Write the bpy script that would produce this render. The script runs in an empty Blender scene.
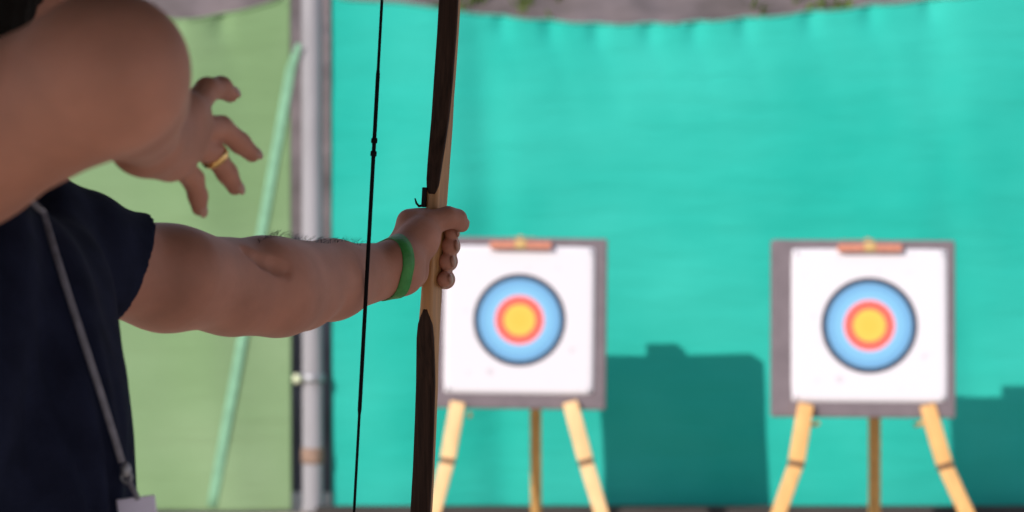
import bpy, bmesh, math, random
import numpy as np
from mathutils import Vector, Matrix
random.seed(7); RNG = np.random.default_rng(7)
SC = bpy.context.scene
COL = SC.collection
F = 85.0 / 36.0 * 1024.0          # focal length in pixels
CAMZ, HOR = 1.5, 169.0            # camera height, horizon row
PITCH = math.atan((256.0 - HOR) / F)

def P(px, py, dep):               # a point seen at (px, py) standing dep metres in front of the camera
    a = (256.0 - py) / F
    y = dep
    t = math.tan(math.atan(a) - PITCH)
    return np.array([(px - 512.0) / F * (dep * math.cos(PITCH) - t * dep * math.sin(PITCH)), y, CAMZ + t * dep])

# ------------------------------------------------------------------ tags
def tag(o, label=None, cat=None, group=None, kind=None):
    if label: o['label'] = label
    if cat: o['category'] = cat
    if group: o['group'] = group
    if kind: o['kind'] = kind
    return o

def empty(name, loc, label, cat, group=None):
    o = bpy.data.objects.new(name, None); COL.objects.link(o)
    o.location = Vector(loc); o.empty_display_size = 0.05
    return tag(o, label, cat, group)

def link(name, me, m, parent=None, smooth=False):
    if m is not None and not me.materials: me.materials.append(m)
    o = bpy.data.objects.new(name, me); COL.objects.link(o)
    if parent is not None:
        o.parent = parent
        if parent.parent is None: o.matrix_parent_inverse = Matrix.Translation(-parent.location)
    if smooth: me.polygons.foreach_set('use_smooth', [True] * len(me.polygons))
    return o

def mesh(verts, faces, name='m'):
    me = bpy.data.meshes.new(name)
    me.from_pydata([tuple(map(float, v)) for v in verts], [], [tuple(map(int, f)) for f in faces]); me.update()
    return me

# ------------------------------------------------------------------ materials
def mat(name, col, rough=0.6, noise=0.0, nscale=8.0, bump=0.0, bscale=60.0, metal=0.0, spec=0.5, sss=0.0, stretch=None, col2=None, detail=4.0):
    m = bpy.data.materials.new(name); m.use_nodes = True
    nt = m.node_tree; b = nt.nodes['Principled BSDF']
    b.inputs['Roughness'].default_value = rough; b.inputs['Metallic'].default_value = metal
    b.inputs['Specular IOR Level'].default_value = spec
    b.inputs['Base Color'].default_value = (*col, 1)
    tc = nt.nodes.new('ShaderNodeTexCoord'); vec = tc.outputs['Object']
    if stretch:
        mp = nt.nodes.new('ShaderNodeMapping'); mp.inputs['Scale'].default_value = stretch
        nt.links.new(vec, mp.inputs['Vector']); vec = mp.outputs['Vector']
    if noise or col2:
        n = nt.nodes.new('ShaderNodeTexNoise'); n.inputs['Scale'].default_value = nscale; n.inputs['Detail'].default_value = detail
        nt.links.new(vec, n.inputs['Vector'])
        r = nt.nodes.new('ShaderNodeValToRGB')
        c2 = col2 if col2 else tuple(c * (1 + noise) for c in col)
        c1 = col if col2 else tuple(c * (1 - noise) for c in col)
        r.color_ramp.elements[0].position = 0.3; r.color_ramp.elements[1].position = 0.7
        r.color_ramp.elements[0].color = (*c1, 1); r.color_ramp.elements[1].color = (*c2, 1)
        nt.links.new(n.outputs['Fac'], r.inputs['Fac']); nt.links.new(r.outputs['Color'], b.inputs['Base Color'])
    if bump:
        n2 = nt.nodes.new('ShaderNodeTexNoise'); n2.inputs['Scale'].default_value = bscale; n2.inputs['Detail'].default_value = 3
        nt.links.new(vec, n2.inputs['Vector'])
        bp = nt.nodes.new('ShaderNodeBump'); bp.inputs['Strength'].default_value = bump; bp.inputs['Distance'].default_value = 0.004
        nt.links.new(n2.outputs['Fac'], bp.inputs['Height']); nt.links.new(bp.outputs['Normal'], b.inputs['Normal'])
    if sss:
        b.inputs['Subsurface Weight'].default_value = sss
        b.inputs['Subsurface Radius'].default_value = (1.0, 0.35, 0.2); b.inputs['Subsurface Scale'].default_value = 0.006
    return m

M = {}
M['skin'] = mat('skin', (0.45, 0.205, 0.145), 0.55, 0.16, 18, 0.12, 320, spec=0.25, sss=0.15)
M['nail'] = mat('nail', (0.42, 0.215, 0.16), 0.35)
M['hair'] = mat('dark_hair', (0.008, 0.006, 0.005), 0.7, spec=0.12, bump=0.6, bscale=180, stretch=(1, 1, 0.2))
M['eye'] = mat('eye_white', (0.75, 0.73, 0.70), 0.2)
M['iris'] = mat('iris', (0.05, 0.03, 0.02), 0.15)
M['navy'] = mat('navy_cotton', (0.013, 0.0155, 0.034), 0.9, 0.25, 30, 0.25, 500, spec=0.06)
M['denim'] = mat('denim', (0.03, 0.05, 0.10), 0.9, 0.3, 40, 0.3, 300, spec=0.1)
M['shoe'] = mat('shoe_leather', (0.05, 0.045, 0.04), 0.6, 0.2, 20)
M['gold'] = mat('gold', (0.85, 0.55, 0.22), 0.25, metal=1.0)
M['band'] = mat('green_band', (0.055, 0.29, 0.065), 0.5, 0.2, 60, 0.3, 200)
M['strap'] = mat('lanyard_weave', (0.22, 0.21, 0.25), 0.8, 0.25, 90, 0.3, 400)
M['clip'] = mat('clip_metal', (0.33, 0.33, 0.36), 0.5, metal=0.6)
M['card'] = mat('badge_card', (0.78, 0.72, 0.90), 0.45, 0.06, 25)
M['cardprint'] = mat('badge_print', (0.20, 0.18, 0.27), 0.5)
M['lightwood'] = mat('light_bow_wood', (0.42, 0.205, 0.075), 0.45, 0.28, 10, 0.1, 60, stretch=(14, 14, 0.8))
M['darkwood'] = mat('dark_bow_wood', (0.036, 0.018, 0.012), 0.6, 0.5, 14, 0.15, 60, spec=0.12, stretch=(22, 22, 0.6))
M['black'] = mat('black_string', (0.006, 0.006, 0.007), 0.8, spec=0.1, bump=0.4, bscale=500)
M['blackpl'] = mat('black_rest', (0.012, 0.011, 0.010), 0.6, spec=0.15)
M['foam'] = mat('grey_foam', (0.17, 0.138, 0.155), 0.95, 0.12, 12, 0.4, 90)
M['pine'] = mat('pine', (0.74, 0.40, 0.14), 0.6, 0.15, 6, 0.2, 40, stretch=(10, 10, 0.9))
M['pine_pale'] = mat('pine_pale', (0.80, 0.50, 0.24), 0.6, 0.12, 6, 0.2, 40, stretch=(10, 10, 0.9))
M['pine_dark'] = mat('pine_weathered', (0.58, 0.31, 0.10), 0.7, 0.2, 6, 0.2, 40, stretch=(10, 10, 0.9))
M['bolt'] = mat('bracket', (0.12, 0.06, 0.03), 0.5)
M['orange'] = mat('orange_tape', (0.52, 0.20, 0.13), 0.6, 0.15, 30)
M['tan'] = mat('tan_tape', (0.55, 0.36, 0.14), 0.7, 0.1, 30)
M['pole'] = mat('galvanised', (0.22, 0.21, 0.225), 0.7, bump=0.1, bscale=30, stretch=(1, 1, 0.25), nscale=7, col2=(0.32, 0.305, 0.33))
M['rust'] = mat('rust', (0.26, 0.17, 0.13), 0.9, 0.3, 20)
M['cream'] = mat('cream_plastic', (0.62, 0.66, 0.45), 0.5)
M['strapteal'] = mat('teal_strap', (0.20, 0.41, 0.265), 0.8, 0.12, 20, 0.3, 300)
M['rope'] = mat('teal_rope', (0.08, 0.34, 0.27), 0.8, 0.2, 60, 0.4, 200)
M['bank'] = mat('gravel', (0.085, 0.068, 0.066), 0.95, nscale=3.5, bump=1.0, bscale=14, col2=(0.18, 0.143, 0.145), detail=9)
M['ground'] = mat('packed_soil', (0.42, 0.345, 0.265), 0.95, nscale=2.2, bump=0.8, bscale=22, col2=(0.56, 0.47, 0.37), detail=8)
M['foot_strip'] = mat('dark_foot_strip', (0.045, 0.036, 0.034), 0.9, 0.3, 6, 0.3, 40, stretch=(0.8, 10, 10))
M['weed'] = mat('weed_leaf', (0.10, 0.16, 0.02), 0.7, 0.4, 10)
M['shade_roofm'] = mat('shade_roof_canvas', (0.025, 0.034, 0.02), 0.9, 0.1, 6)  # dark canvas for the unseen roof added to cast shade
M['wallm'] = mat('shelter_boards', (0.13, 0.095, 0.07), 0.9, 0.25, 4, stretch=(8, 8, 0.7))

def net_mat(name, col, col2, trans):
    m = mat(name, col, 0.85, nscale=1.3, col2=col2, detail=6, spec=0.12)
    nt = m.node_tree; b = nt.nodes['Principled BSDF']; out = nt.nodes['Material Output']
    tc = nt.nodes.new('ShaderNodeTexCoord')
    w = nt.nodes.new('ShaderNodeTexWave'); w.bands_direction = 'Z'; w.inputs['Scale'].default_value = 30; w.inputs['Distortion'].default_value = 2.0
    nt.links.new(tc.outputs['Object'], w.inputs['Vector'])
    n = nt.nodes.new('ShaderNodeTexNoise'); n.inputs['Scale'].default_value = 5; n.inputs['Detail'].default_value = 7
    mp = nt.nodes.new('ShaderNodeMapping'); mp.inputs['Scale'].default_value = (0.5, 1, 2.2)
    nt.links.new(tc.outputs['Object'], mp.inputs['Vector']); nt.links.new(mp.outputs['Vector'], n.inputs['Vector'])
    bp = nt.nodes.new('ShaderNodeBump'); bp.inputs['Strength'].default_value = 0.35; bp.inputs['Distance'].default_value = 0.03
    nt.links.new(n.outputs['Fac'], bp.inputs['Height'])
    bp2 = nt.nodes.new('ShaderNodeBump'); bp2.inputs['Strength'].default_value = 0.10; bp2.inputs['Distance'].default_value = 0.004
    nt.links.new(w.outputs['Fac'], bp2.inputs['Height']); nt.links.new(bp.outputs['Normal'], bp2.inputs['Normal'])
    nt.links.new(bp2.outputs['Normal'], b.inputs['Normal'])
    tr = nt.nodes.new('ShaderNodeBsdfTranslucent')
    rmp = [x for x in nt.nodes if x.bl_idname == 'ShaderNodeValToRGB'][0]
    nt.links.new(rmp.outputs['Color'], tr.inputs['Color'])
    mx = nt.nodes.new('ShaderNodeMixShader'); mx.inputs[0].default_value = trans
    nt.links.new(b.outputs[0], mx.inputs[1]); nt.links.new(tr.outputs[0], mx.inputs[2]); nt.links.new(mx.outputs[0], out.inputs[0])
    return m
M['teal'] = net_mat('teal_net', (0.016, 0.42, 0.345), (0.042, 0.505, 0.425), 0.10)
M['lime'] = net_mat('pale_green_net', (0.185, 0.30, 0.145), (0.245, 0.36, 0.20), 0.10)

def face_mat():
    m = bpy.data.materials.new('printed_target_face'); m.use_nodes = True
    nt = m.node_tree; b = nt.nodes['Principled BSDF']; b.inputs['Roughness'].default_value = 0.7
    tc = nt.nodes.new('ShaderNodeTexCoord')
    sp = nt.nodes.new('ShaderNodeSeparateXYZ'); nt.links.new(tc.outputs['Object'], sp.inputs[0])
    cb = nt.nodes.new('ShaderNodeCombineXYZ'); nt.links.new(sp.outputs['X'], cb.inputs['X']); nt.links.new(sp.outputs['Z'], cb.inputs['Y'])
    ln = nt.nodes.new('ShaderNodeVectorMath'); ln.operation = 'LENGTH'; nt.links.new(cb.outputs[0], ln.inputs[0])
    mu = nt.nodes.new('ShaderNodeMath'); mu.operation = 'MULTIPLY'; mu.inputs[1].default_value = 1 / 0.25
    nt.links.new(ln.outputs['Value'], mu.inputs[0])
    r = nt.nodes.new('ShaderNodeValToRGB'); r.color_ramp.interpolation = 'CONSTANT'
    blue, red, yel, blk, wht = (0.14, 0.35, 0.60), (0.80, 0.085, 0.075), (0.86, 0.48, 0.07), (0.012, 0.02, 0.05), (0.68, 0.65, 0.70)
    R = 0.184
    st = [(0, (0.95, 0.46, 0.06)), (0.030, yel), (0.062, red), (0.064, (0.88, 0.12, 0.09)), (0.096, (0.50, 0.56, 0.80)), (0.103, (0.18, 0.44, 0.68)), (0.139, (0.08, 0.25, 0.5)), (0.141, blue), (R - 0.020, blk), (R, wht)]
    el = r.color_ramp.elements
    while len(el) < len(st): el.new(0.5)
    for e, (p, c) in zip(el, st): e.position = p / 0.25; e.color = (*c, 1)
    nt.links.new(mu.outputs[0], r.inputs['Fac'])
    n = nt.nodes.new('ShaderNodeTexNoise'); n.inputs['Scale'].default_value = 22; n.inputs['Detail'].default_value = 6
    nt.links.new(tc.outputs['Object'], n.inputs['Vector'])
    r2 = nt.nodes.new('ShaderNodeValToRGB'); r2.color_ramp.elements[0].position = 0.27; r2.color_ramp.elements[1].position = 0.36
    r2.color_ramp.elements[0].color = (0.75, 0.72, 0.76, 1); r2.color_ramp.elements[1].color = (1, 1, 1, 1)
    nt.links.new(n.outputs['Fac'], r2.inputs['Fac'])
    mx = nt.nodes.new('ShaderNodeMix'); mx.data_type = 'RGBA'; mx.blend_type = 'MULTIPLY'; mx.inputs[0].default_value = 1
    nt.links.new(r.outputs['Color'], mx.inputs[6]); nt.links.new(r2.outputs['Color'], mx.inputs[7])
    nt.links.new(mx.outputs[2], b.inputs['Base Color'])
    return m
M['face'] = face_mat()

# ------------------------------------------------------------------ implicit surfaces -> one continuous mesh
def V(*a): return np.array(a, float)
class Cone:
    def __init__(s, a, b, ra, rb, k=0.01, sub=False):
        s.a, s.b, s.ra, s.rb, s.k, s.sub = np.array(a, float), np.array(b, float), ra, rb, k, sub
    def d(s, p):
        ab = s.b - s.a; L2 = max(ab @ ab, 1e-12)
        t = np.clip(((p - s.a) @ ab) / L2, 0, 1)
        q = p - s.a - t[:, None] * ab
        return np.sqrt((q * q).sum(1)) - (s.ra + (s.rb - s.ra) * t)
    def low(s, p): return s.d(p) - 0.3 * abs(s.ra - s.rb)
class Ell:
    def __init__(s, c, axes, r, k=0.01, sub=False):
        s.c, s.A, s.r, s.k, s.sub = np.array(c, float), np.array(axes, float), np.array(r, float), k, sub
    def d(s, p):
        q = (p - s.c) @ s.A.T
        k0 = np.sqrt(((q / s.r) ** 2).sum(1)); k1 = np.sqrt(((q / s.r ** 2) ** 2).sum(1)) + 1e-9
        return np.where(k0 < 1e-6, -s.r.min(), k0 * (k0 - 1) / k1)
    def low(s, p): return np.sqrt(((p - s.c) ** 2).sum(1)) - s.r.max()
class Plane:                                       # keeps the side where (p-o).n < 0
    def __init__(s, o, n, k=0.0, near=None):
        s.o, s.n, s.k, s.near = np.array(o, float), np.array(n, float), k, near
        s.n /= np.linalg.norm(s.n)
    def d(s, p):
        v = (p - s.o) @ s.n
        if s.near is not None:                       # only acts within a radius of o
            v = np.where(np.sqrt(((p - s.o) ** 2).sum(1)) < s.near, v, -1.0)
        return v
    def low(s, p): return np.full(len(p), -9.0)

def fld(prims, p):
    d = np.full(len(p), 1.0)
    for q in prims:
        e = q.d(p)
        if isinstance(q, Plane): d = np.maximum(d, e); continue
        k = q.k
        if q.sub:
            e = -e
            h = np.maximum(k - np.abs(d - e), 0) / k; d = np.maximum(d, e) + h * h * k * 0.25
        else:
            h = np.maximum(k - np.abs(d - e), 0) / k; d = np.minimum(d, e) - h * h * k * 0.25
    return d

EDG = [(a, b) for a in range(8) for b in range(a + 1, 8) if bin(a ^ b).count('1') == 1]
def surface(prims, h, lo, hi, disp=None, margin=0.012):
    n = 14; lo = np.array(lo, float); hi = np.array(hi, float); B = n * h
    nb = np.ceil((hi - lo) / B).astype(int)
    g = np.stack(np.meshgrid(*[np.arange(k) for k in nb], indexing='ij'), -1).reshape(-1, 3)
    cen = lo + (g + 0.5) * B; R = B * 0.87 + h
    low = np.stack([q.low(cen) for q in prims], 1)
    ks = np.array([q.k for q in prims])
    use = low < (R + ks + margin)[None, :]
    solid = np.array([not (isinstance(q, Plane) or q.sub) for q in prims])
    act = ((low < R + margin) & solid).any(1)
    N = (nb * n).astype(np.int64) + 2
    off = np.stack(np.meshgrid(*[np.arange(n + 1)] * 3, indexing='ij'), -1).reshape(-1, 3)
    cof = np.array([[(c >> 2) & 1, (c >> 1) & 1, c & 1] for c in range(8)])
    keyf = lambda c: ((c[:, 0] + 1) * N[1] + c[:, 1] + 1) * N[2] + c[:, 2] + 1
    VK, VP, Q = [], [], []
    for bi in np.nonzero(act)[0]:
        sub = [q for q, u in zip(prims, use[bi]) if u]
        f = (lambda p: fld(sub, p)) if disp is None else (lambda p: fld(sub, p) + disp(p))
        base = g[bi] * n
        fv = f(lo + (base + off) * h).reshape(n + 1, n + 1, n + 1)
        s = fv < 0
        if s.all() or not s.any(): continue
        C = np.stack([s[c[0]:n + c[0], c[1]:n + c[1], c[2]:n + c[2]] for c in cof], -1)
        m = C.any(-1) & ~C.all(-1); ci = np.argwhere(m)
        if len(ci) == 0: continue
        val = np.stack([fv[ci[:, 0] + c[0], ci[:, 1] + c[1], ci[:, 2] + c[2]] for c in cof], 1)
        acc = np.zeros((len(ci), 3)); cnt = np.zeros(len(ci))
        for a, b in EDG:
            va, vb = val[:, a], val[:, b]; x = (va < 0) != (vb < 0)
            t = np.where(x, va / np.where(x, va - vb, 1), 0)
            acc += np.where(x[:, None], cof[a] + t[:, None] * (cof[b] - cof[a]), 0); cnt += x
        p = lo + (base + ci + acc / cnt[:, None]) * h
        e = h * 0.4
        for _ in range(2):
            f0 = f(p); gr = np.stack([f(p + e * np.eye(3)[i]) - f0 for i in range(3)], 1) / e
            st = -gr * (f0 / ((gr * gr).sum(1) + 0.05))[:, None]
            ln = np.sqrt((st * st).sum(1)); p = p + st * np.minimum(1, 0.6 * h / (ln + 1e-9))[:, None]
        VK.append(keyf(base + ci)); VP.append(p)
        for ax in range(3):
            o = [0, 0, 0]; o[ax] = 1
            s0 = s[:n, :n, :n]; s1 = s[o[0]:n + o[0], o[1]:n + o[1], o[2]:n + o[2]]
            for flip in (False, True):
                ee = np.argwhere((s0 & ~s1) if not flip else (~s0 & s1))
                if len(ee) == 0: continue
                ee = ee + base; u = np.zeros(3, int); w = np.zeros(3, int); u[(ax + 1) % 3] = 1; w[(ax + 2) % 3] = 1
                q = [keyf(ee - u - w), keyf(ee - w), keyf(ee), keyf(ee - u)]
                Q.append(np.stack(q[::-1] if flip else q, 1))
    VK = np.concatenate(VK); VP = np.concatenate(VP); Q = np.concatenate(Q)
    o = np.argsort(VK); VK = VK[o]; VP = VP[o]
    idx = np.clip(np.searchsorted(VK, Q), 0, len(VK) - 1); ok = (VK[idx] == Q).all(1); idx = idx[ok]
    return VP, idx

def smesh(name, prims, h, lo, hi, m, parent=None, disp=None, extra=None):
    vp, q = surface(prims, h, lo, hi, disp)
    me = bpy.data.meshes.new(name)
    me.vertices.add(len(vp)); me.vertices.foreach_set('co', vp.astype(np.float32).ravel())
    me.loops.add(len(q) * 4); me.loops.foreach_set('vertex_index', q.astype(np.int32).ravel())
    me.polygons.add(len(q)); me.polygons.foreach_set('loop_start', np.arange(len(q), dtype=np.int32) * 4)
    me.update(calc_edges=True); me.validate()
    return link(name, me, m, parent, True)

# ------------------------------------------------------------------ explicit mesh helpers
def loft(rings, cap=True, closed=False):
    n = len(rings[0]); vs = [v for r in rings for v in r]; fs = []
    m = len(rings)
    for i in range(m if closed else m - 1):
        a, b = i * n, ((i + 1) % m) * n
        for j in range(n):
            k = (j + 1) % n; fs.append((a + j, a + k, b + k, b + j))
    if cap and not closed:
        fs.append(tuple(range(n))[::-1]); fs.append(tuple((m - 1) * n + j for j in range(n)))
    return vs, fs

def frame(t):
    t = np.array(t, float); t /= np.linalg.norm(t)
    a = V(0, 0, 1) if abs(t[2]) < 0.9 else V(1, 0, 0)
    u = np.cross(a, t); u /= np.linalg.norm(u)
    return t, u, np.cross(t, u)

def tube(pts, r, n=10, squash=(1, 1), normal=None):
    pts = [np.array(p, float) for p in pts]; rings = []
    for i, p in enumerate(pts):
        t = pts[min(i + 1, len(pts) - 1)] - pts[max(i - 1, 0)]
        t, u, w = frame(t)
        if normal is not None:
            w = np.array(normal, float) - (np.array(normal, float) @ t) * t; w /= np.linalg.norm(w); u = np.cross(w, t)
        rr = r[i] if hasattr(r, '__len__') else r
        rings.append([p + rr * (squash[0] * math.cos(2 * math.pi * j / n) * u + squash[1] * math.sin(2 * math.pi * j / n) * w) for j in range(n)])
    return loft(rings)

def fixn(me):
    b = bmesh.new(); b.from_mesh(me); bmesh.ops.recalc_face_normals(b, faces=b.faces); b.to_mesh(me); b.free()
    return me

def add(name, vf, m, parent=None, smooth=True):
    me = fixn(mesh(*vf, name))
    return link(name, me, m, parent, smooth)

def join(*vfs):
    vs, fs = [], []
    for v, f in vfs:
        o = len(vs); vs += list(v); fs += [tuple(i + o for i in q) for q in f]
    return vs, fs

def rbox(c, ax, half, bev=0.004, seg=2):           # bevelled box with its own axes
    b = bmesh.new(); bmesh.ops.create_cube(b, size=2)
    for v in b.verts: v.co = Vector((v.co.x * half[0], v.co.y * half[1], v.co.z * half[2]))
    if bev: bmesh.ops.bevel(b, geom=list(b.edges), offset=bev, segments=seg, affect='EDGES', profile=0.6)
    b.verts.ensure_lookup_table(); b.verts.index_update()
    vs = [np.array(c, float) + v.co.x * ax[0] + v.co.y * ax[1] + v.co.z * ax[2] for v in b.verts]
    fs = [[v.index for v in f.verts] for f in b.faces]; b.free()
    return vs, fs
AX = (V(1, 0, 0), V(0, 1, 0), V(0, 0, 1))

def torus(c, nrm, R, r, n=32, m=10, e=(1, 1), band=None, up=None):
    t, u, w = frame(nrm)
    if up is not None:
        u = np.array(up, float) - (np.array(up, float) @ t) * t; u /= np.linalg.norm(u); w = np.cross(t, u)
    rings = []
    for i in range(n):
        a = 2 * math.pi * i / n; dr = math.cos(a) * e[0] * u + math.sin(a) * e[1] * w
        nn = dr / np.linalg.norm(dr)
        ring = []
        for j in range(m):
            b_ = 2 * math.pi * j / m; rx, rt = math.cos(b_) * r, math.sin(b_) * (band if band else r)
            if band:
                cx, sx = math.cos(b_), math.sin(b_)
                rx = r * math.copysign(abs(cx) ** 0.5, cx); rt = band * math.copysign(abs(sx) ** 0.5, sx)
            ring.append(np.array(c) + R * dr + rx * nn + rt * t)
        rings.append(ring)
    return loft(rings, False, True)

# ================================================================== SETTING
def noise2(x, y, sc, seed=0):
    r = np.random.default_rng(seed); out = np.zeros_like(x)
    for i in range(14):
        a = r.uniform(0, 2 * math.pi); f = sc * r.uniform(0.5, 2.2); out += np.sin((x * math.cos(a) + y * math.sin(a)) * f + r.uniform(0, 6.3)) / f * sc
    return out / 8
def grid_obj(name, X, Y, Z, m, parent=None, smooth=True):
    a, b = X.shape
    vs = np.stack([X, Y, Z], -1).reshape(-1, 3)
    fs = [(i * b + j, (i + 1) * b + j, (i + 1) * b + j + 1, i * b + j + 1) for i in range(a - 1) for j in range(b - 1)]
    return add(name, (vs, fs), m, parent, smooth)

NETY = 10.6
u, v = np.meshgrid(np.linspace(-9, 11, 140), np.linspace(-6, 11.4, 120), indexing='ij')
tag(grid_obj('ground', u, v, noise2(u, v, 5, 3) * 0.012 - 0.02, M['ground']), 'dry packed earth ground of the shooting lane', kind='structure')
u, v = np.meshgrid(np.linspace(-9, 11, 260), np.linspace(0, 1, 110), indexing='ij')
yy = 11.2 + 6.5 * v; zz = -0.1 + 5.2 * v ** 0.85 + noise2(u, yy, 3, 5) * 0.10 + noise2(u, yy, 9, 6) * 0.06 + noise2(u, yy, 24, 8) * 0.035
tag(grid_obj('gravel_bank', u, yy, zz, M['bank']), 'grey brown gravel bank rising behind the nets', kind='structure')
tag(add('trim_1', rbox(V(1.6, 10.47, 0.010), AX, (2.45, 0.05, 0.022), 0.008), M['foot_strip'], None, False), 'low dark strip along the foot of the teal net', kind='structure')  # low dark strip in front of the net's foot
# unseen roof, added to put the archer in shade (behind and above the camera)
tag(add('shade_roof', rbox(V(-0.6, 0.45, 2.22), AX, (2.2, 2.5, 0.03), 0.01), M['shade_roofm'], None, False), 'added out-of-view canvas roof shading the shooting line', kind='structure')

# ================================================================== NETS, POLE, STRAP
def px2x(px, dep): return (px - 512.0) / F * dep
def py2z(py, dep): return float(P(512, py, dep)[2])

def net(root, name, x0, x1, dep, top, folds, m, seed, nx=300, nz=110, pinch=()):
    s, t = np.meshgrid(np.linspace(0, 1, nx), np.linspace(0, 1, nz), indexing='ij')
    X = x0 + (x1 - x0) * s; T = top(X); Z = 0.005 + (T - 0.005) * t
    Y = dep + 0.02 * noise2(X, Z, 1.6, seed) + 0.006 * noise2(X, Z * 2.5, 7, seed + 1)
    for (cx, w, a, sl) in folds:
        Y += a * np.exp(-(((X - cx) + sl * Z) / w) ** 2)
    for cx in pinch:
        dz = T - Z
        Y += 0.025 * np.exp(-((X - cx) / 0.04) ** 2 - (dz / 0.09) ** 2)
        Y += 0.006 * np.exp(-((X - cx - 0.25 * dz) / 0.05) ** 2 - (dz / 0.3) ** 2)
        Z += 0.012 * np.exp(-((X - cx) / 0.05) ** 2) * t
    o = grid_obj(name, X, Y, Z, m, root)
    md = o.modifiers.new('thick', 'SOLIDIFY'); md.thickness = 0.003
    k = [(X[i, -1], Y[i, -1] - 0.004, Z[i, -1]) for i in range(0, nx, 4)]
    net.last = (X, Y, Z)
    return o, k

def xs(px): return px2x(px, NETY)
tops = [(325, -8), (345, 0), (400, 3), (470, 13), (520, 19), (600, 25), (680, 24), (760, 18), (860, 8), (940, 0), (1060, -14), (1200, -24)]
txp = np.array([xs(a) for a, _ in tops]); tzp = np.array([py2z(b, NETY) for _, b in tops])
teal = empty('backstop_net', (xs(700), NETY, 0), 'large teal backstop net hanging with a sagging top edge behind both targets', 'net')
o, k = net(teal, 'net_sheet', xs(331), xs(1190), NETY, lambda X: np.interp(X, txp, tzp),
    [(xs(640), 0.5, 0.03, 0.1), (xs(880), 0.3, -0.03, -0.2), (xs(505), 0.10, 0.025, 0.05), (xs(985), 0.10, 0.015, 0.12), (xs(400), 0.2, -0.02, -0.1)],
    M['teal'], 11, pinch=[xs(a) for a in (502, 550, 597, 650, 695, 745, 810, 870, 930)])
add('hem_rope', tube(k, 0.007, 6), M['rope'], teal)

D2 = 10.55
tops2 = [(-160, -30), (60, 18), (120, 21), (180, 22), (225, 16), (270, 4), (292, -5)]
t2x = np.array([px2x(a, D2) for a, _ in tops2]); t2z = np.array([py2z(b, D2) for _, b in tops2])
lime = empty('side_net', (px2x(190, D2), D2, 0), 'pale green net hanging left of the grey pole behind the archer', 'net')
o, k = net(lime, 'net_sheet', px2x(-160, D2), px2x(291, D2), D2, lambda X: np.interp(X, t2x, t2z),
    [(px2x(110, D2), 0.12, 0.03, 0.3), (px2x(230, D2), 0.15, -0.03, 0.1)], M['lime'], 31, 160, 110,
    pinch=[px2x(a, D2) for a in (172, 222)])
add('hem_rope', tube(k, 0.007, 6), M['lime'], lime)

DP = 10.55
pole = empty('support_pole', (px2x(312, DP), DP, 0), 'pale grey galvanised support pole standing between the two nets', 'pole')
xp = px2x(312, DP)
rings = []
for z, r in [(0, 0.052), (0.02, 0.052), (0.03, 0.046), (2.62, 0.044), (2.66, 0.03)]:
    rings.append([V(xp + r * math.cos(2 * math.pi * j / 20), DP + r * math.sin(2 * math.pi * j / 20), z) for j in range(20)])
add('pole_tube', loft(rings), M['pole'], pole)
for pz, w in ((py2z(378, DP), 0.020),):
    cl = add('clamp', torus(V(xp, DP, pz), (0, 0, 1), 0.049, 0.006, 24, 8, band=w), M['clip'], pole)
    add('knob', tube([V(xp - 0.045, DP - 0.03, pz), V(xp - 0.06, DP - 0.04, pz), V(xp - 0.072, DP - 0.048, pz), V(xp - 0.078, DP - 0.052, pz)], [0.012, 0.022, 0.022, 0.010], 12), M['cream'], cl)
add('rust_collar', torus(V(xp, DP, py2z(455, DP)), (0, 0, 1), 0.047, 0.004, 24, 8, band=0.035), M['rust'], pole)

sp = []
for q_ in np.linspace(0, 1, 30):
    c_ = P(np.interp(q_, [0, 1], [291, 213]), np.interp(q_, [0, 1], [70, 506]), D2)
    i_ = np.argmin((net.last[0] - c_[0]) ** 2 + (net.last[2] - c_[2]) ** 2); c_[1] = net.last[1].ravel()[i_] - 0.009; sp.append(c_)
sp = [P(299, 44, 10.482)] + sp
strap = add('guy_strap', tube(sp, [0.012] + [0.023] * (len(sp) - 1), 8, (1, 0.12), (0.1, -1, 0)), M['strapteal'])
tag(strap, 'flat teal guy strap slanting down from the pole across the pale green net', 'strap')

# weeds on the bank
vs, fs = [], []
for (px, n, sp_) in ((472, 26, 0.18), (528, 16, 0.1), (812, 22, 0.14)):
    for i in range(n):
        X = px2x(px, 13.95) + random.gauss(0, sp_); yv = 13.95 + random.gauss(0, 0.16)
        tt = (yv - 11.2) / 6.5; z = -0.1 + 5.2 * tt ** 0.85
        for b in range(7):
            a = random.uniform(0, 6.28); L = random.uniform(0.06, 0.16); w = 0.012
            d_ = V(math.cos(a) * 0.6, math.sin(a) * 0.6, 0.9); s_ = V(-math.sin(a), math.cos(a), 0) * w
            c = V(X, yv, z - 0.03); q = len(vs)
            vs += [c - s_ * 0.4, c + s_ * 0.4, c + d_ * L * 0.6 + s_, c + d_ * L * 0.6 - s_, c + d_ * L + V(0, 0, -0.01)]
            fs += [(q, q + 1, q + 2, q + 3), (q + 3, q + 2, q + 4)]
w = add('weeds', (vs, fs), M['weed'], None, False); tag(w, 'sparse green weeds growing on the gravel bank above the teal net', 'weeds', kind='stuff')

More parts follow.
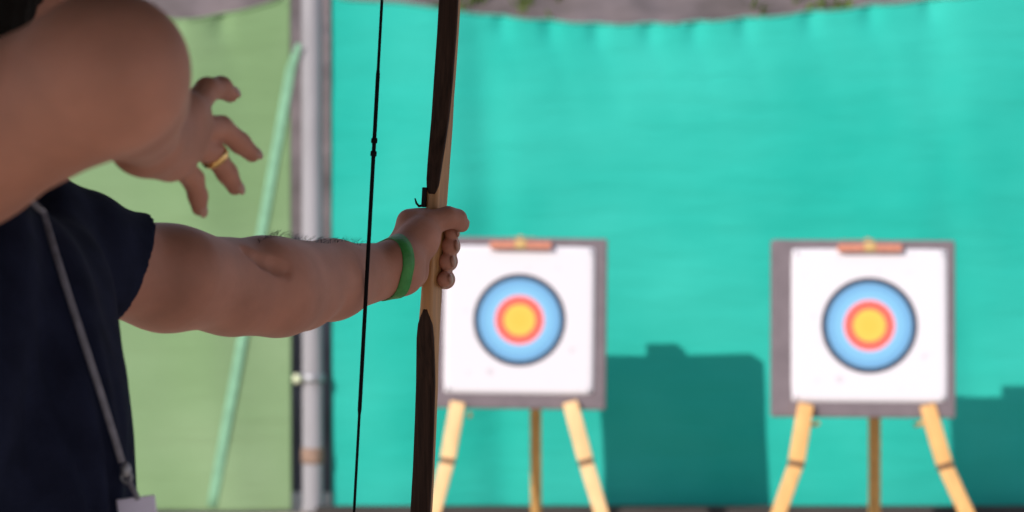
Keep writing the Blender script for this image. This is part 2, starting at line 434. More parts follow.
# ================================================================== TARGETS
def target(cx, cy, dep, roll, yaw, pdx, lab1, lab2, legs, backpx):
    """cx, cy: pixel of the face centre; the board is .70 m, the printed face .60 m"""
    c = P(cx, cy, dep); tilt = math.radians(5)
    root = empty('archery_target', (c[0] , c[1], c[2]), lab1, 'target', 'archery targets')
    root.rotation_euler = (-tilt, roll, yaw)
    def kid(name, vf, m, sm=False, par=None):
        me = fixn(mesh(*vf, name)); me.materials.append(m)
        ob = bpy.data.objects.new(name, me); COL.objects.link(ob); ob.parent = par or root
        if sm: me.polygons.foreach_set('use_smooth', [True] * len(me.polygons))
        return ob
    kid('foam_board', rbox(V(pdx, 0.048, -0.012), AX, (0.352, 0.042, 0.342), 0.012, 3), M['foam'])
    n = 13                                            # paper, slightly wavy with rounded corners
    g = np.linspace(-1, 1, 29); A, B_ = np.meshgrid(g, g, indexing='ij')
    X = A * 0.299 * (1 - 0.012 * np.abs(B_) ** 8); Z = B_ * 0.295 * (1 - 0.012 * np.abs(A) ** 8)
    Y = 0.0045 - 0.003 * (1 + np.sin(5 * X + 3 * Z)) * 0.5
    b = len(g); top = np.stack([X, Y, Z], -1).reshape(-1, 3); bot = np.stack([X, np.full_like(X, 0.0055), Z], -1).reshape(-1, 3)
    fs = [(i * b + j, (i + 1) * b + j, (i + 1) * b + j + 1, i * b + j + 1) for i in range(b - 1) for j in range(b - 1)]
    kid('paper_face', (top, fs), M['face'], True).modifiers.new('t', 'SOLIDIFY').thickness = 0.0008
    for sx in (-1, 1):                                # tape folded over the top edge of the board
        kid('orange_tape', rbox(V(sx * 0.072, 0.035, 0.298), AX, (0.050, 0.066, 0.015), 0.004), M['orange'])
    kid('hanging_loop', join(rbox(V(0.0, 0.035, 0.302), AX, (0.022, 0.068, 0.018), 0.005),
        torus(V(0, 0.05, 0.326), (0, 1, 0), 0.012, 0.004, 20, 8)), M['tan'], True)
    for sx in (-1, 1):
        for sz in (-1, 1):
            kid('pin', tube([V(sx * 0.28, 0.006, sz * 0.277), V(sx * 0.28, -0.004, sz * 0.277), V(sx * 0.28, -0.006, sz * 0.277)], [0.0018, 0.006, 0.003], 10), M['clip'], True)
    # stand
    st = empty('target_stand', (c[0], c[1], 0), lab2, 'stand', 'wooden target stands')
    bpt = []
    for (xa, ya), (xb, yb), (xc, yc), mm in legs:
        ztop = py2z(ya, dep - 0.02)
        a = P(xa, ya, dep - 0.025); bb = P(xb, yb, dep - 0.065); f_ = P(xc, yc, dep - 0.10)
        di = (f_ - bb) / (f_ - bb)[2] * -1
        foot = bb + di * (bb[2] - 0.0)
        ax = (a - bb) / np.linalg.norm(a - bb); t_, u_, w_ = frame(ax)
        u_ = V(1, 0, 0) - ax[0] * ax; u_ /= np.linalg.norm(u_); w_ = np.cross(ax, u_)
        lg = add('front_leg', rbox((a + bb) / 2, (u_, w_, ax), (0.030, 0.018, np.linalg.norm(a - bb) / 2), 0.006), mm, st)
        ax2 = (bb - foot) / np.linalg.norm(bb - foot); u2 = V(1, 0, 0) - ax2[0] * ax2; u2 /= np.linalg.norm(u2); w2 = np.cross(ax2, u2)
        a2 = bb + ax2 * 0.05 + V(0, 0.012, 0)
        add('lower_leg', rbox((bb + foot) / 2 + ax2 * 0.0, (u2, w2, ax2), (0.028, 0.016, np.linalg.norm(bb - foot) / 2 - 0.002), 0.006), M['pine_pale'] if mm is M['pine_pale'] else M['pine'], lg)
        add('joint_bracket', rbox(bb, (u_, w_, ax), (0.031, 0.020, 0.011), 0.004), M['bolt'], lg)
        bpt.append((a, u_, w_, ax))
    bt = V(px2x(backpx, dep + 0.14), dep + 0.15, c[2] + 0.28); bf = V(px2x(backpx, dep + 0.5) + 0.005, dep + 0.5, 0.0)
    ax = (bt - bf) / np.linalg.norm(bt - bf); u_ = V(1, 0, 0) - ax[0] * ax; u_ /= np.linalg.norm(u_)
    add('back_leg', rbox((bt + bf) / 2, (u_, np.cross(ax, u_), ax), (0.023, 0.016, np.linalg.norm(bt - bf) / 2), 0.004), M['pine_dark'], st)
    add('crossbar', rbox(V(c[0] + pdx, dep + 0.112, c[2] - 0.12), AX, (0.26, 0.014, 0.03), 0.004), M['pine_dark'], st)
    add('hinge_block', rbox(V(c[0] + pdx, dep + 0.165, c[2] + 0.25), AX, (0.068, 0.03, 0.075), 0.006), M['pine_dark'], st)
    for sx in (-0.2, 0.2):                             # ledge bolts that carry the board
        add('support_peg', tube([V(c[0] + sx, dep - 0.02, c[2] - 0.375), V(c[0] + sx, dep + 0.12, c[2] - 0.395)], 0.009, 10), M['pine_dark'], st)
    return root

target(519.5, 320, 9.62, math.radians(0.9), math.radians(1.5), -0.003,
    'square archery target with a coloured ring face standing nearest the bow hand', 'pale wooden target stand under the board just behind the bow',
    [((458, 402), (447.5, 461), (434, 512), M['pine_pale']), ((570, 402), (586, 462), (601, 512), M['pine_pale'])], 535)
target(869.5, 325.5, 9.28, math.radians(0.2), math.radians(-2), -0.022,
    'square archery target with a coloured ring face standing farthest from the archer', 'golden wooden target stand under the board farther from the bow',
    [((806, 404), (796, 464), (779, 512), M['pine']), ((927, 405), (945, 466), (966, 512), M['pine'])], 875)

# ================================================================== ARCHER
A_ = math.radians(19); Dv = V(math.sin(A_), math.cos(A_), 0); Rv = V(math.cos(A_), -math.sin(A_), 0); UZ = V(0, 0, 1)
TH = math.radians(24); Sv = V(math.sin(TH), math.cos(TH), 0); Fv = V(math.cos(TH), -math.sin(TH), 0)   # shoulder line, chest front
C0 = V(-0.440, 1.83, 0.0)
LS = P(42, 248, 2.055); RS = V(-0.505, 1.645, 1.452)
LE = P(272, 288, 2.275); LW = P(396, 268.5, 2.505)
RE = P(107, 73, 1.50); RW = P(146, 135, 1.735)
BX = (Sv, Fv, UZ)
def T(s, f, z): return C0 + s * Sv + f * Fv + V(0, 0, z)

body = []
# trunk
body += [Ell(T(0, 0, 1.26), BX, (0.175, 0.108, 0.20), 0.03), Ell(T(0, 0.01, 1.08), BX, (0.160, 0.105, 0.18), 0.05), Ell(T(0, -0.005, 0.95), BX, (0.17, 0.115, 0.12), 0.05)]
body += [Cone(T(-0.15, 0, 1.40), T(0.15, 0, 1.395), 0.055, 0.046, 0.05)]
HD = V(-0.372, 1.865, 1.695); HA = math.radians(30); HF = V(math.sin(HA), math.cos(HA), 0); HR = V(math.cos(HA), -math.sin(HA), 0)
def Hh(r, f, z): return HD + r * HR + f * HF + V(0, 0, z)
HX = (HR, HF, UZ)
body += [Cone(T(0.01, -0.02, 1.44), Hh(0, -0.025, -0.06), 0.062, 0.052, 0.05)]
# upper arms
body += [Cone(LS, P(165, 279, 2.17), 0.046, 0.0440, 0.02), Cone(P(165, 279, 2.17), P(232, 287.5, 2.24), 0.0440, 0.0410, 0.02),
         Cone(P(232, 287.5, 2.24), LE, 0.0410, 0.0410, 0.02), Cone(LE, P(331, 280, 2.40), 0.0410, 0.0365, 0.02), Cone(P(331, 280, 2.40), LW, 0.0365, 0.0265, 0.02),
         Cone(P(264, 271, 2.258), P(331, 276, 2.395), 0.0315, 0.029, 0.012),          # brachioradialis
         Cone(P(185, 273, 2.155), P(232, 283, 2.225), 0.037, 0.029, 0.02),            # biceps
         Cone(P(282, 294, 2.30), P(300, 294, 2.33), 0.036, 0.033, 0.02)]

def onbody(px, py, lo=2.0, hi=2.6):
    for d_ in np.arange(lo, hi, 0.001):
        if fld(body, P(px, py, d_)[None])[0] < 0: return P(px, py, d_)
    return P(px, py, hi)
cr = [onbody(*q) for q in ((248, 251), (262, 260), (276, 266), (287, 270))]
body += [Cone(a + V(0, -0.0025, 0), b + V(0, -0.0025, 0), 0.0030, 0.0030, 0.010, True) for a, b in zip(cr[:-1], cr[1:])] # elbow crease
body += [Cone(P(370, 260, 2.445), P(396, 263, 2.482), 0.003, 0.004, 0.012)]          # tendon
body += [Cone(RS, P(-40, 145, 1.57), 0.056, 0.052, 0.03), Cone(P(-40, 145, 1.57), RE, 0.052, 0.047, 0.02),
         Cone(RE, P(122, 94, 1.60), 0.045, 0.040, 0.02), Cone(P(122, 94, 1.60), RW, 0.040, 0.0245, 0.02),
         Cone(P(128, 62, 1.485), P(122, 74, 1.50), 0.028, 0.032, 0.02)]
# left hand round the grip
G2 = 2.545
def Lh(px, py, dz): return P(px, py, G2 + dz)
def hand(prims, chains, kf=0.0035):
    for ch in chains:
        for (a, ra), (b, rb) in zip(ch[:-1], ch[1:]): prims.append(Cone(a, b, ra, rb, kf))
mc = [((411, 226, -.015), .0135), ((406, 241, -.012), .0135), ((404, 255, -.014), .013), ((406, 269, -.02), .0125)]
for p, r in mc: body.append(Cone(LW if r == 1 else P(400, 262, 2.505), Lh(*p), 0.020, r, 0.012))
body += [Cone(Lh(403, 258, -.066), Lh(420, 236, -.045), 0.021, 0.0185, 0.012), Cone(Lh(420, 240, -.045), Lh(428, 226, -.034), 0.0195, 0.014, 0.012),
         Cone(Lh(404, 276, -.066), Lh(412, 272, -.038), 0.0175, 0.0160, 0.012), Cone(Lh(400, 262, -.078), Lh(402, 274, -.074), 0.0225, 0.0195, 0.012),
         Cone(Lh(409, 221, -.028), Lh(424, 220, -.022), 0.0125, 0.0125, 0.010)]
LF = [
 [(Lh(428, 224, -.034), .0140), (Lh(448, 217.5, -.026), .0112), (Lh(457, 219, -.020), .0100), (Lh(461.5, 224.5, -.012), .0082)],
 [(Lh(411, 226, -.015), .0115), (Lh(428, 230, .036), .0098), (Lh(450, 232, .028), .0090), (Lh(452, 232.5, .004), .0076)],
 [(Lh(406, 241, -.012), .0115), (Lh(427, 245, .042), .0108), (Lh(450, 246, .030), .0104), (Lh(450, 246, .005), .0094)],
 [(Lh(404, 255, -.014), .0110), (Lh(424, 260, .040), .0106), (Lh(447.5, 261.5, .027), .0103), (Lh(446.5, 262, .002), .0092)],
 [(Lh(406, 269, -.020), .0105), (Lh(422, 277, .030), .0095), (Lh(445.5, 279.5, .019), .0096), (Lh(444.5, 279.5, -.004), .0082)]]
hand(body, LF)
# right hand, open after the release
def rr(px, py, d): return P(px, py, d)
RM = [((192, 110, 1.795), .0125), ((195, 127, 1.798), .0125), ((189, 146, 1.797), .012), ((178, 163, 1.788), .0112)]
for p, r in RM: body.append(Cone(P(148, 137, 1.742), rr(*p), 0.0215, r, 0.013))
body += [Cone(P(140, 146, 1.735), P(168, 163, 1.775), 0.0165, 0.0125, 0.012), Cone(P(150, 122, 1.745), P(185, 112, 1.78), 0.018, 0.0135, 0.012)]
RFg = [
 [(P(160, 122, 1.765), .017), (P(176, 122, 1.822), .0120), (P(184, 130, 1.850), .0105), (P(188, 140, 1.870), .0085)],
 [(rr(192, 110, 1.795), .0115), (P(207, 90, 1.822), .0092), (P(221, 87.5, 1.842), .0082), (P(230, 94, 1.855), .0066)],
 [(rr(195, 127, 1.798), .0108), (P(221, 128, 1.832), .0090), (P(240, 143, 1.850), .0079), (P(252, 154, 1.860), .0064)],
 [(rr(189, 146, 1.797), .0105), (P(212, 152, 1.828), .0089), (P(227, 173, 1.842), .0078), (P(235, 187, 1.850), .0063)],
 [(rr(178, 163, 1.788), .0100), (P(193, 179, 1.812), .0082), (P(198, 196, 1.822), .0072), (P(199.5, 208, 1.826), .0060)]]
hand(body, RFg)
# head
body += [Ell(Hh(0, -0.018, 0.03), HX, (0.076, 0.096, 0.090), 0.03), Ell(Hh(0, 0.03, -0.035), HX, (0.062, 0.066, 0.080), 0.04),
         Cone(Hh(-0.025, 0.068, -0.096), Hh(0.025, 0.068, -0.096), 0.020, 0.020, 0.03), Cone(Hh(0, 0.078, -0.10), Hh(0, 0.086, -0.100), 0.014, 0.012, 0.02),
         Cone(Hh(-0.04, 0.072, 0.026), Hh(0.04, 0.072, 0.026), 0.012, 0.012, 0.015)]
for sx in (-1, 1):
    body += [Cone(Hh(sx * 0.036, 0.062, -0.02), Hh(sx * 0.052, 0.035, -0.015), 0.018, 0.018, 0.02),
             Ell(Hh(sx * 0.032, 0.094, 0.004), HX, (0.016, 0.014, 0.010), 0.008, True),
             Cone(Hh(sx * 0.019, 0.083, 0.0115), Hh(sx * 0.045, 0.075, 0.0115), 0.0052, 0.0052, 0.005), Cone(Hh(sx * 0.019, 0.083, -0.005), Hh(sx * 0.045, 0.075, -0.005), 0.0048, 0.0048, 0.005),
             Cone(Hh(sx * 0.064, -0.01, -0.055), Hh(sx * 0.04, 0.055, -0.092), 0.014, 0.014, 0.03),
             Ell(Hh(sx * 0.080, -0.012, -0.005), HX, (0.009, 0.018, 0.031), 0.006), Ell(Hh(sx * 0.090, -0.006, 0.0), HX, (0.006, 0.010, 0.018), 0.004, True),
             Cone(Hh(sx * 0.012, 0.098, -0.038), Hh(sx * 0.012, 0.092, -0.038), 0.009, 0.008, 0.006)]
body += [Cone(Hh(0, 0.090, 0.014), Hh(0, 0.111, -0.032), 0.009, 0.012, 0.010), Cone(Hh(-0.020, 0.088, -0.062), Hh(0.020, 0.088, -0.062), 0.006, 0.006, 0.006),
         Cone(Hh(0, 0.096, -0.060), Hh(0, 0.096, -0.0605), 0.007, 0.007, 0.008), Cone(Hh(-0.014, 0.090, -0.073), Hh(0.014, 0.090, -0.073), 0.0065, 0.0065, 0.006),
         Cone(Hh(-0.026, 0.100, -0.0675), Hh(0.026, 0.100, -0.0675), 0.002, 0.002, 0.003, True)]

person = smesh('person', body, 0.0021, (-0.78, 1.38, 0.82), (0.02, 2.72, 1.86), M['skin'])
tag(person, 'archer in navy short sleeved shirt, one arm holding the bow, other hand open after release', 'person')

# hair, eyes, nails
hair = [Ell(Hh(0, -0.024, 0.042), HX, (0.085, 0.104, 0.092), 0.02), Cone(Hh(0, -0.085, -0.01), Hh(0, -0.070, -0.075), 0.050, 0.038, 0.03), Cone(Hh(-0.045, -0.06, -0.03), Hh(0.045, -0.06, -0.03), 0.035, 0.035, 0.03),
        Cone(Hh(-0.03, -0.073, -0.05), Hh(0.030, -0.068, -0.072), 0.028, 0.026, 0.02),
        Cone(Hh(-0.068, 0.01, 0.0), Hh(-0.070, 0.012, -0.03), 0.012, 0.007, 0.01), Cone(Hh(0.068, 0.01, 0.0), Hh(0.070, 0.012, -0.03), 0.012, 0.007, 0.01),
        Ell(Hh(0, 0.085, 0.0), HX, (0.066, 0.05, 0.070), 0.012, True)]
hdisp = lambda p: 0.0016 * np.sin(p[:, 0] * 420 + 60 * p[:, 2]) * np.sin(p[:, 1] * 380 + 50 * p[:, 2])
smesh('hair', hair, 0.004, HD - 0.2, HD + 0.2, M['hair'], person, hdisp)
def ellipsoid(c, ax, r, n=12, m=16):
    rings = []
    for i in range(1, n):
        a = math.pi * i / n
        rings.append([np.array(c) + r[0] * math.sin(a) * math.cos(2 * math.pi * j / m) * ax[0] + r[1] * math.sin(a) * math.sin(2 * math.pi * j / m) * ax[1] + r[2] * math.cos(a) * ax[2] for j in range(m)])
    return loft(rings)
for sx in (-1, 1):
    e = add('eye', ellipsoid(Hh(sx * 0.032, 0.0735, 0.004), HX, (0.0122, 0.0122, 0.0115)), M['eye'], person)
    add('iris', ellipsoid(Hh(sx * 0.032, 0.0836, 0.004), HX, (0.0055, 0.003, 0.0055), 8, 12), M['iris'], e)
    add('eyebrow', tube([Hh(sx * 0.014, 0.084, 0.030), Hh(sx * 0.030, 0.083, 0.036), Hh(sx * 0.048, 0.074, 0.031)], [0.003, 0.0045, 0.002], 8), M['hair'], person)
def nail(tip, prev, away, r, vx):
    t = (tip - prev) / np.linalg.norm(tip - prev); nrm = vx - (vx @ t) * t; nrm /= np.linalg.norm(nrm); s_ = np.cross(t, nrm)
    add('fingernail', ellipsoid(tip + nrm * r * 0.72 + t * r * 0.25, (s_, t, nrm), (r * 0.72, r * 0.95, r * 0.36), 8, 12), M['nail'], person)
for i, ch in enumerate(RFg[1:]):
    nail(ch[-1][0], ch[-2][0], None, ch[-1][1], V(0.5, -0.75, 0.55))
nail(LF[0][-1][0], LF[0][-2][0], None, LF[0][-1][1], V(0.3, 0.5, 0.8))
for ch in LF[1:]:
    nail(ch[-1][0], ch[-2][0], None, ch[-1][1], V(1, -0.25, 0.1))
# fine hairs along the top of the bow forearm
vs_, fs_ = [], []
for i in range(170):
    t = 0.2 + 0.8 * random.random(); p0 = P(235 + 125 * t, 262, 2.19 + 0.23 * t)
    ang = random.gauss(0, 0.45); base = None
    dirv = V(0.25 * math.sin(ang), 0.6 * math.sin(ang), math.cos(ang)); dirv /= np.linalg.norm(dirv)
    lo_, hi_ = 0.0, 0.12
    for _ in range(22):
        mid = (lo_ + hi_) / 2
        if fld(body, (p0 + dirv * mid)[None])[0] < 0: lo_ = mid
        else: hi_ = mid
    b0 = p0 + dirv * (lo_ - 0.001); L = random.uniform(0.003, 0.008)
    lean = V(random.gauss(0.9, 0.8), random.gauss(0.6, 0.5), 0)
    v_, f_ = tube([b0, b0 + (dirv + 0.3 * lean) * L * 0.6, b0 + (dirv + 0.7 * lean) * L], [0.00015, 0.00012, 0.00005], 4)
    o_ = len(vs_); vs_ += v_; fs_ += [tuple(a + o_ for a in f) for f in f_]
tag(add('forearm_hair', (vs_, fs_), M['hair'], person), kind='stuff')

# shirt
HEMC = P(123, 267, 2.115); HEMN = (P(200, 284, 2.18) - LS); HEMN /= np.linalg.norm(HEMN); HEMP = V(0.74, 0.53, -0.42)
RHEM = RS + 0.48 * (RE - RS); RN = (RE - RS) / np.linalg.norm(RE - RS)
shirt = [Cone(LS - HEMN * 0.01, T(0.09, 0, 1.33), 0.048, 0.075, 0.03), Ell(T(0, 0.004, 1.27), BX, (0.192, 0.126, 0.22), 0.03), Ell(T(0, 0.012, 1.08), BX, (0.182, 0.122, 0.22), 0.06), Cone(T(-0.11, 0.01, 0.92), T(0.11, 0.01, 0.92), 0.125, 0.125, 0.06),
         Cone(T(-0.15, -0.005, 1.405), T(0.14, -0.005, 1.400), 0.066, 0.058, 0.05),
         Cone(LS, HEMC + HEMN * 0.05 + V(0, 0, -0.0015), 0.055, 0.0505, 0.05), Cone(RS, RHEM + RN * 0.05, 0.071, 0.062, 0.06),
         Cone(T(0.01, -0.02, 1.42), T(0.012, -0.012, 1.485), 0.082, 0.068, 0.03),
         Cone(LS + HEMN * 0.065, P(190, 279, 2.18) + V(0, 0, -0.004), 0.0435, 0.0452, 0.004, True), Cone(RHEM - RN * 0.03, RHEM + RN * 0.12, 0.0545, 0.0565, 0.004, True),
         Cone(T(0.012, -0.018, 1.465), T(0.014, -0.008, 1.60), 0.060, 0.062, 0.006, True),
         Plane(HEMC, HEMP, near=0.17), Plane(RHEM, RN, near=0.15), Plane(T(0, 0, 0.86), (0, 0, -1)), Plane(T(0.012, -0.01, 1.492), UZ + 0.25 * Fv, near=0.09)]
def wr(p):
    q = (p - C0); s = q @ Sv; f = q @ Fv; z = p[:, 2]
    m = 1 / (1 + np.exp(-(s - 0.09) * 40))                       # sleeve side
    a = (p - LS) @ HEMN
    out = 0.0105 * np.sin(34 * s + 13 * (1.45 - z) * 2 + 1.3 * np.sin(9 * z)) * (1 - m) * np.clip((1.50 - z) * 6, 0, 1)
    out += 0.0040 * np.sin(75 * s - 28 * z + 1.0 + 2 * np.sin(11 * z)) * (1 - m)
    out += 0.0055 * np.sin(190 * s + 30 * z + 1.6 * np.sin(12 * z)) * (1 - m) * np.clip((1.42 - z) * 8, 0, 1) * (0.5 + 0.5 * np.sin(40 * s + 1))
    out += m * 0.0020 * np.sin(95 * a + 22 * z + 2.0 * np.sin(18 * f)) * np.clip((0.135 - a) * 25, 0, 1)
    out -= 0.0022 * np.exp(-((a - 0.118) / 0.006) ** 2) * m
    return out
smesh('tee_shirt', shirt, 0.0036, (-0.85, 1.38, 0.80), (-0.10, 2.30, 1.60), M['navy'], person, wr)
# trousers and shoes
tro = [Cone(T(-0.09, 0, 0.90), T(0.09, 0, 0.90), 0.125, 0.125, 0.05)]
for sx in (-1, 1):
    hp, kn, an = T(sx * 0.10, 0, 0.86), T(sx * 0.16, 0.015, 0.49), T(sx * 0.20, -0.01, 0.09)
    tro += [Cone(hp, kn, 0.102, 0.072, 0.03), Cone(kn, an, 0.072, 0.060, 0.03)]
tro += [Plane(T(0, 0, 0.045), (0, 0, -1)), Plane(T(0, 0, 0.985), (0, 0, 1))]
smesh('trousers', tro, 0.007, (-0.85, 1.38, 0.0), (-0.05, 2.30, 1.08), M['denim'], person, lambda p: 0.004 * np.sin(p[:, 2] * 55 + 9 * p[:, 1]) * np.exp(-((p[:, 2] - 0.3) / 0.25) ** 2))
for sx in (-1, 1):
    a = T(sx * 0.20, -0.04, 0.04); b = T(sx * 0.22, 0.15, 0.026)
    sh = [Cone(a, b, 0.046, 0.036, 0.02), Cone(T(sx * 0.20, -0.02, 0.07), T(sx * 0.20, -0.01, 0.11), 0.045, 0.042, 0.03), Plane(T(0, 0, -0.012), (0, 0, -1))]
    smesh('shoe', sh, 0.006, np.minimum(a, b) - 0.12, np.maximum(a, b) + 0.14, M['shoe'], person)
# ring and wristband
rg = P(216.5, 161, 1.832); rdir = P(227, 174, 1.842) - P(212, 153, 1.828)
add('wedding_ring', torus(P(214.5, 156.5, 1.8303), rdir, 0.0100, 0.0011, 32, 10, band=0.0026), M['gold'], person)['label'] = 'gold ring on the ring finger of the open hand'
wd = P(402, 266, 2.488) - P(372, 271, 2.42)
bc_ = P(386, 269, 2.485); bt_, bu_, bw_ = frame(V(0.84, 0.54, -0.03)); rings = []
for i in range(56):
    an = 2 * math.pi * i / 56; dr = math.cos(an) * bu_ + math.sin(an) * bw_; rad = []
    for k_ in (-1, 0, 1):
        lo_, hi_ = 0.004, 0.06
        for _ in range(20):
            md_ = (lo_ + hi_) / 2
            if fld(body, (bc_ + k_ * 0.0062 * bt_ + dr * md_)[None])[0] < 0: lo_ = md_
            else: hi_ = md_
        rad.append(lo_)
    q = [bc_ + k_ * 0.0062 * bt_ + dr * (rr_ + g_) for k_, rr_, g_ in ((-1, rad[0], 0.0002), (-1, rad[0], 0.0016), (0, rad[1], 0.0018), (1, rad[2], 0.0016), (1, rad[2], 0.0002), (0, rad[1], 0.0002))]
    rings.append(q)
add('wristband', loft(rings, False, True), M['band'], person)['label'] = 'bright green event wristband'

# ================================================================== LANYARD
lan = empty('lanyard', P(90, 380, 1.70), 'grey lanyard with a pale lilac badge hanging on the navy shirt', 'lanyard')
def onshirt(px, py, off=0.004):                     # walk along the view ray to the shirt's front
    for d_ in np.arange(1.66, 2.1, 0.002):
        p = P(px, py, d_)
        if fld(shirt, p[None])[0] + wr(p[None])[0] < off: return p
    return P(px, py, 1.70)
lp = [(45, 212), (49, 228), (55, 250), (65, 280), (74, 308), (83, 336), (92, 362), (101, 390), (109, 416), (117, 442), (123, 462)]
pts = [onshirt(*q) for q in lp]
for _ in range(3): pts = [pts[0]] + [0.25 * a + 0.5 * b + 0.25 * c for a, b, c in zip(pts[:-2], pts[1:-1], pts[2:])] + [pts[-1]]
pts = [p + V(0, -0.004, 0) for p in pts]
add('neck_strap', tube([T(0.012 + 0.076 * math.sin(a_), -0.012 + 0.076 * math.cos(a_), 1.500 - 0.012 * math.cos(a_)) for a_ in np.linspace(-5.9, 0.1, 18)] + [T(0.02, 0.085, 1.470)] + pts, 0.0027, 8, (1, 0.3), (0.35, -0.93, 0)), M['strap'], lan)
k0 = pts[-1]; k1 = P(127, 476, k0[1]); k2 = P(136, 494, k0[1] - 0.003)
ck = add('clip', join(ellipsoid(P(126, 470, k0[1]), AX, (0.0042, 0.0035, 0.0062)), torus(P(126.5, 477, k0[1]), (0.2, 1, 0), 0.004, 0.0013, 18, 8)), M['clip'], lan)
add('clip_hook', tube([k1, P(131, 485, k0[1]), k2, P(138, 500, k0[1] - 0.003)], 0.0021, 8), M['strap'], ck)
ba = (V(0.985, 0.1, 0.12), None, None); bu = V(-0.12, 0.05, 0.99); bn = np.cross(ba[0], bu); bu = np.cross(bn, ba[0])
bc = P(141, 541, k0[1] - 0.004)
bd = add('badge', rbox(bc, (ba[0], bn, bu), (0.0145, 0.0012, 0.0335), 0.0010), M['card'], lan)
add('badge_slot', rbox(bc + bu * 0.027 + bn * -0.0009, (ba[0], bn, bu), (0.0045, 0.0008, 0.0016), 0.0005), M['cardprint'], bd)
add('badge_print', join(*[rbox(bc + bu * (0.014 - 0.009 * i) + bn * -0.0009 , (ba[0], bn, bu), (0.0105 - 0.002 * (i % 2), 0.0006, 0.0016), 0.0004) for i in range(4)]), M['cardprint'], bd)

# ================================================================== BOW
BG = P(434, 250, G2)
BU = UZ + 0.0566 * V(1, 0, 0); BU /= np.linalg.norm(BU)
BD = Dv - (Dv @ BU) * BU; BD /= np.linalg.norm(BD); BR = np.cross(BD, BU)
bow = empty('longbow', BG, 'wooden longbow with dark laminated limbs held upright in the outstretched hand', 'bow')
mpx = 1 / (F / G2)
SU = [-0.86, -0.78, -0.6, -0.45, -0.28, -0.22, -0.13, -0.085, -0.062, -0.04, 0, 0.04, 0.055, 0.075, 0.115, 0.16, 0.265, 0.45, 0.6, 0.78, 0.86]
WI = [.010, .013, .017, .0195, .0215, .0210, .0205, .0180, .0145, .0135, .0135, .0135, .0135, .0140, .0175, .0200, .0210, .0195, .017, .013, .010]
DE = [.008, .009, .010, .0105, .011, .012, .016, .025, .031, .032, .032, .032, .033, .033, .024, .015, .0115, .0105, .010, .009, .008]
def prof(u_):                                       # limbs sweep back to the tips
    a = max(abs(u_) - 0.16, 0)
    return -0.165 * (a / 0.69) ** 2 + 0.018 * math.sin(min(a / 0.69, 1) * math.pi) + 0.013 * (lambda q: q * q * (3 - 2 * q))(min(max((abs(u_) - 0.06) / 0.10, 0), 1))
def sect(u_, w_, d0, d1, n=6):                      # rounded rectangle between d0 (belly) and d1 (back)
    c = BG + u_ * BU; r = min(w_ * 0.28, (d1 - d0) * 0.35); out = []
    for (sx, sy, a0) in ((1, 1, 0), (-1, 1, 90), (-1, -1, 180), (1, -1, 270)):
        cx, cy = sx * (w_ / 2 - r), (d1 - r if sy > 0 else d0 + r)
        for j in range(n):
            a = math.radians(a0 + 90 * j / (n - 1)); out.append(c + (cx + r * math.cos(a)) * BR + (cy + r * math.sin(a)) * BD)
    return out
us = np.concatenate([np.linspace(-0.86, -0.3, 30, endpoint=False), np.linspace(-0.3, 0.3, 90, endpoint=False), np.linspace(0.3, 0.86, 31)])
belly = lambda u_: -0.016 + prof(u_)
LAM = 0.0034
core = [sect(u_, np.interp(u_, SU, WI), belly(u_) + (LAM * 0.6 if abs(u_) > 0.08 else 0), belly(u_) + np.interp(u_, SU, DE)) for u_ in us]
add('riser_and_back', loft(core), M['lightwood'], bow)['label'] = 'light honey wood riser and back of the bow'
def lam(sign, tip, name):
    rings = []
    uu = [tip + sign * t for t in (0, 0.003, 0.008, 0.016, 0.03, 0.05, 0.08, 0.12, 0.17, 0.24)] + [sign * x for x in np.linspace(abs(tip) + 0.30, 0.86, 16)]
    for i, u_ in enumerate(uu):
        g_ = min(1, (abs(u_) - abs(tip)) / (0.012 if sign > 0 else 0.022)); w_ = np.interp(u_, SU, WI)
        wf = w_ * ((0.6 if sign > 0 else 0.35) + (0.4 if sign > 0 else 0.65) * math.sin(min(g_, 1) * math.pi / 2)) + 0.0006 * (g_ >= 1)
        b0 = belly(u_); rings.append(sect(u_, wf, b0 - 0.0012 * min(1, 0.3 + g_), b0 + LAM + 0.001))
    add(name, loft(rings), M['darkwood'], bow)['label'] = 'dark brown laminate facing on the ' + ('upper' if sign > 0 else 'lower') + ' limb'
lam(1, 0.059, 'limb_facing'); lam(-1, -0.062, 'limb_facing')
SB = -0.016 - 0.166
def Sp(u_): return BG + u_ * BU + SB * BD
for sg in (-1, 1):
    add('limb_tip', tube([BG + sg * 0.845 * BU + (belly(0.845) + .004) * BD, BG + sg * 0.862 * BU + (belly(0.86) + .004) * BD, BG + sg * 0.872 * BU + (belly(0.86) + .002) * BD], [0.007, 0.0075, 0.004], 10), M['blackpl'], bow)
ends = [BG + sg * 0.852 * BU + (belly(0.852) - 0.004) * BD for sg in (-1, 1)]
stp = [ends[0], Sp(-0.80), Sp(-0.4), Sp(-0.16), Sp(-0.155), Sp(0), Sp(0.175), Sp(0.18), Sp(0.4), Sp(0.80), ends[1]]
stg = add('bowstring', tube(stp, [0.0015, .0014, .0014, .0014, .0020, .0020, .0020, .0015, .0014, .0014, .0015], 8), M['black'], bow)
stc = lambda py: Sp((float(BG[2]) - P(372, py, G2 - 0.16)[2]) * -1)
for py in (144, 157):
    c = stc(py); add('nocking_point', tube([c - BU * 0.0034, c - BU * 0.002, c + BU * 0.002, c + BU * 0.0034], [0.0015, 0.0032, 0.0032, 0.0015], 10), M['black'], stg)
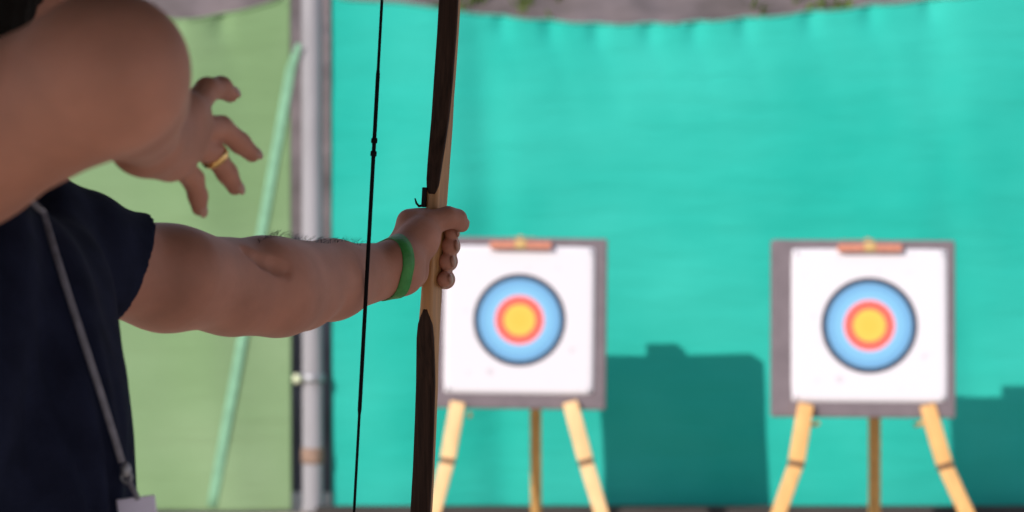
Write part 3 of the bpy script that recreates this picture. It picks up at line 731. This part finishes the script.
# arrow rest: small dark plate and a curved prong
ru = BG + 0.055 * BU
rp = add('arrow_rest', rbox(ru - 0.0080 * BR + (belly(0) + 0.002) * BD, (BR, BD, BU), (0.0022, 0.0050, 0.0105), 0.001), M['blackpl'], bow)
hk = [ru - 0.0085 * BR + (belly(0) - 0.001) * BD - 0.0085 * BU, ru - 0.0125 * BR + (belly(0) - 0.003) * BD - 0.0095 * BU, ru - 0.0150 * BR + (belly(0) - 0.004) * BD - 0.0065 * BU, ru - 0.0165 * BR + (belly(0) - 0.005) * BD - 0.0015 * BU]
add('rest_prong', tube(hk, [0.0016, 0.0014, 0.0012, 0.0007], 8), M['blackpl'], rp)

# ================================================================== LIGHT, CAMERA
w = bpy.data.worlds.new('World'); SC.world = w; w.use_nodes = True
nt = w.node_tree; bg = nt.nodes['Background']
tc = nt.nodes.new('ShaderNodeTexCoord'); sx_ = nt.nodes.new('ShaderNodeSeparateXYZ'); nt.links.new(tc.outputs['Generated'], sx_.inputs[0])
rp_ = nt.nodes.new('ShaderNodeValToRGB'); rp_.color_ramp.elements[0].color = (0.85, 0.85, 0.90, 1); rp_.color_ramp.elements[1].color = (0.42, 0.55, 0.85, 1)
nt.links.new(sx_.outputs['Z'], rp_.inputs['Fac']); nt.links.new(rp_.outputs['Color'], bg.inputs['Color'])
bg.inputs['Strength'].default_value = 0.8
sd = V(0.77, 1.0, -0.60)
sl = bpy.data.lights.new('Sun', 'SUN'); sl.energy = 4.4; sl.angle = math.radians(0.53); sl.color = (1.0, 0.93, 0.85)
so = bpy.data.objects.new('Sun', sl); COL.objects.link(so); so.location = (-5, -5, 6)
so.rotation_euler = Vector(sd).to_track_quat('-Z', 'Y').to_euler()
cam = bpy.data.cameras.new('Camera'); cam.lens = 85; cam.sensor_width = 36; cam.clip_end = 100; cam.clip_start = 0.05
cam.dof.use_dof = True; cam.dof.focus_distance = 2.52; cam.dof.aperture_fstop = 7.0; cam.dof.aperture_blades = 9
co = bpy.data.objects.new('Camera', cam); COL.objects.link(co)
co.location = (0, 0, CAMZ); co.rotation_euler = (math.radians(90) - PITCH, 0, 0)
SC.camera = co
SC.view_settings.view_transform = 'Standard'; SC.view_settings.look = 'None'
SC.view_settings.exposure = 0.0; SC.view_settings.gamma = 1.0; SC.view_settings.use_curve_mapping = False
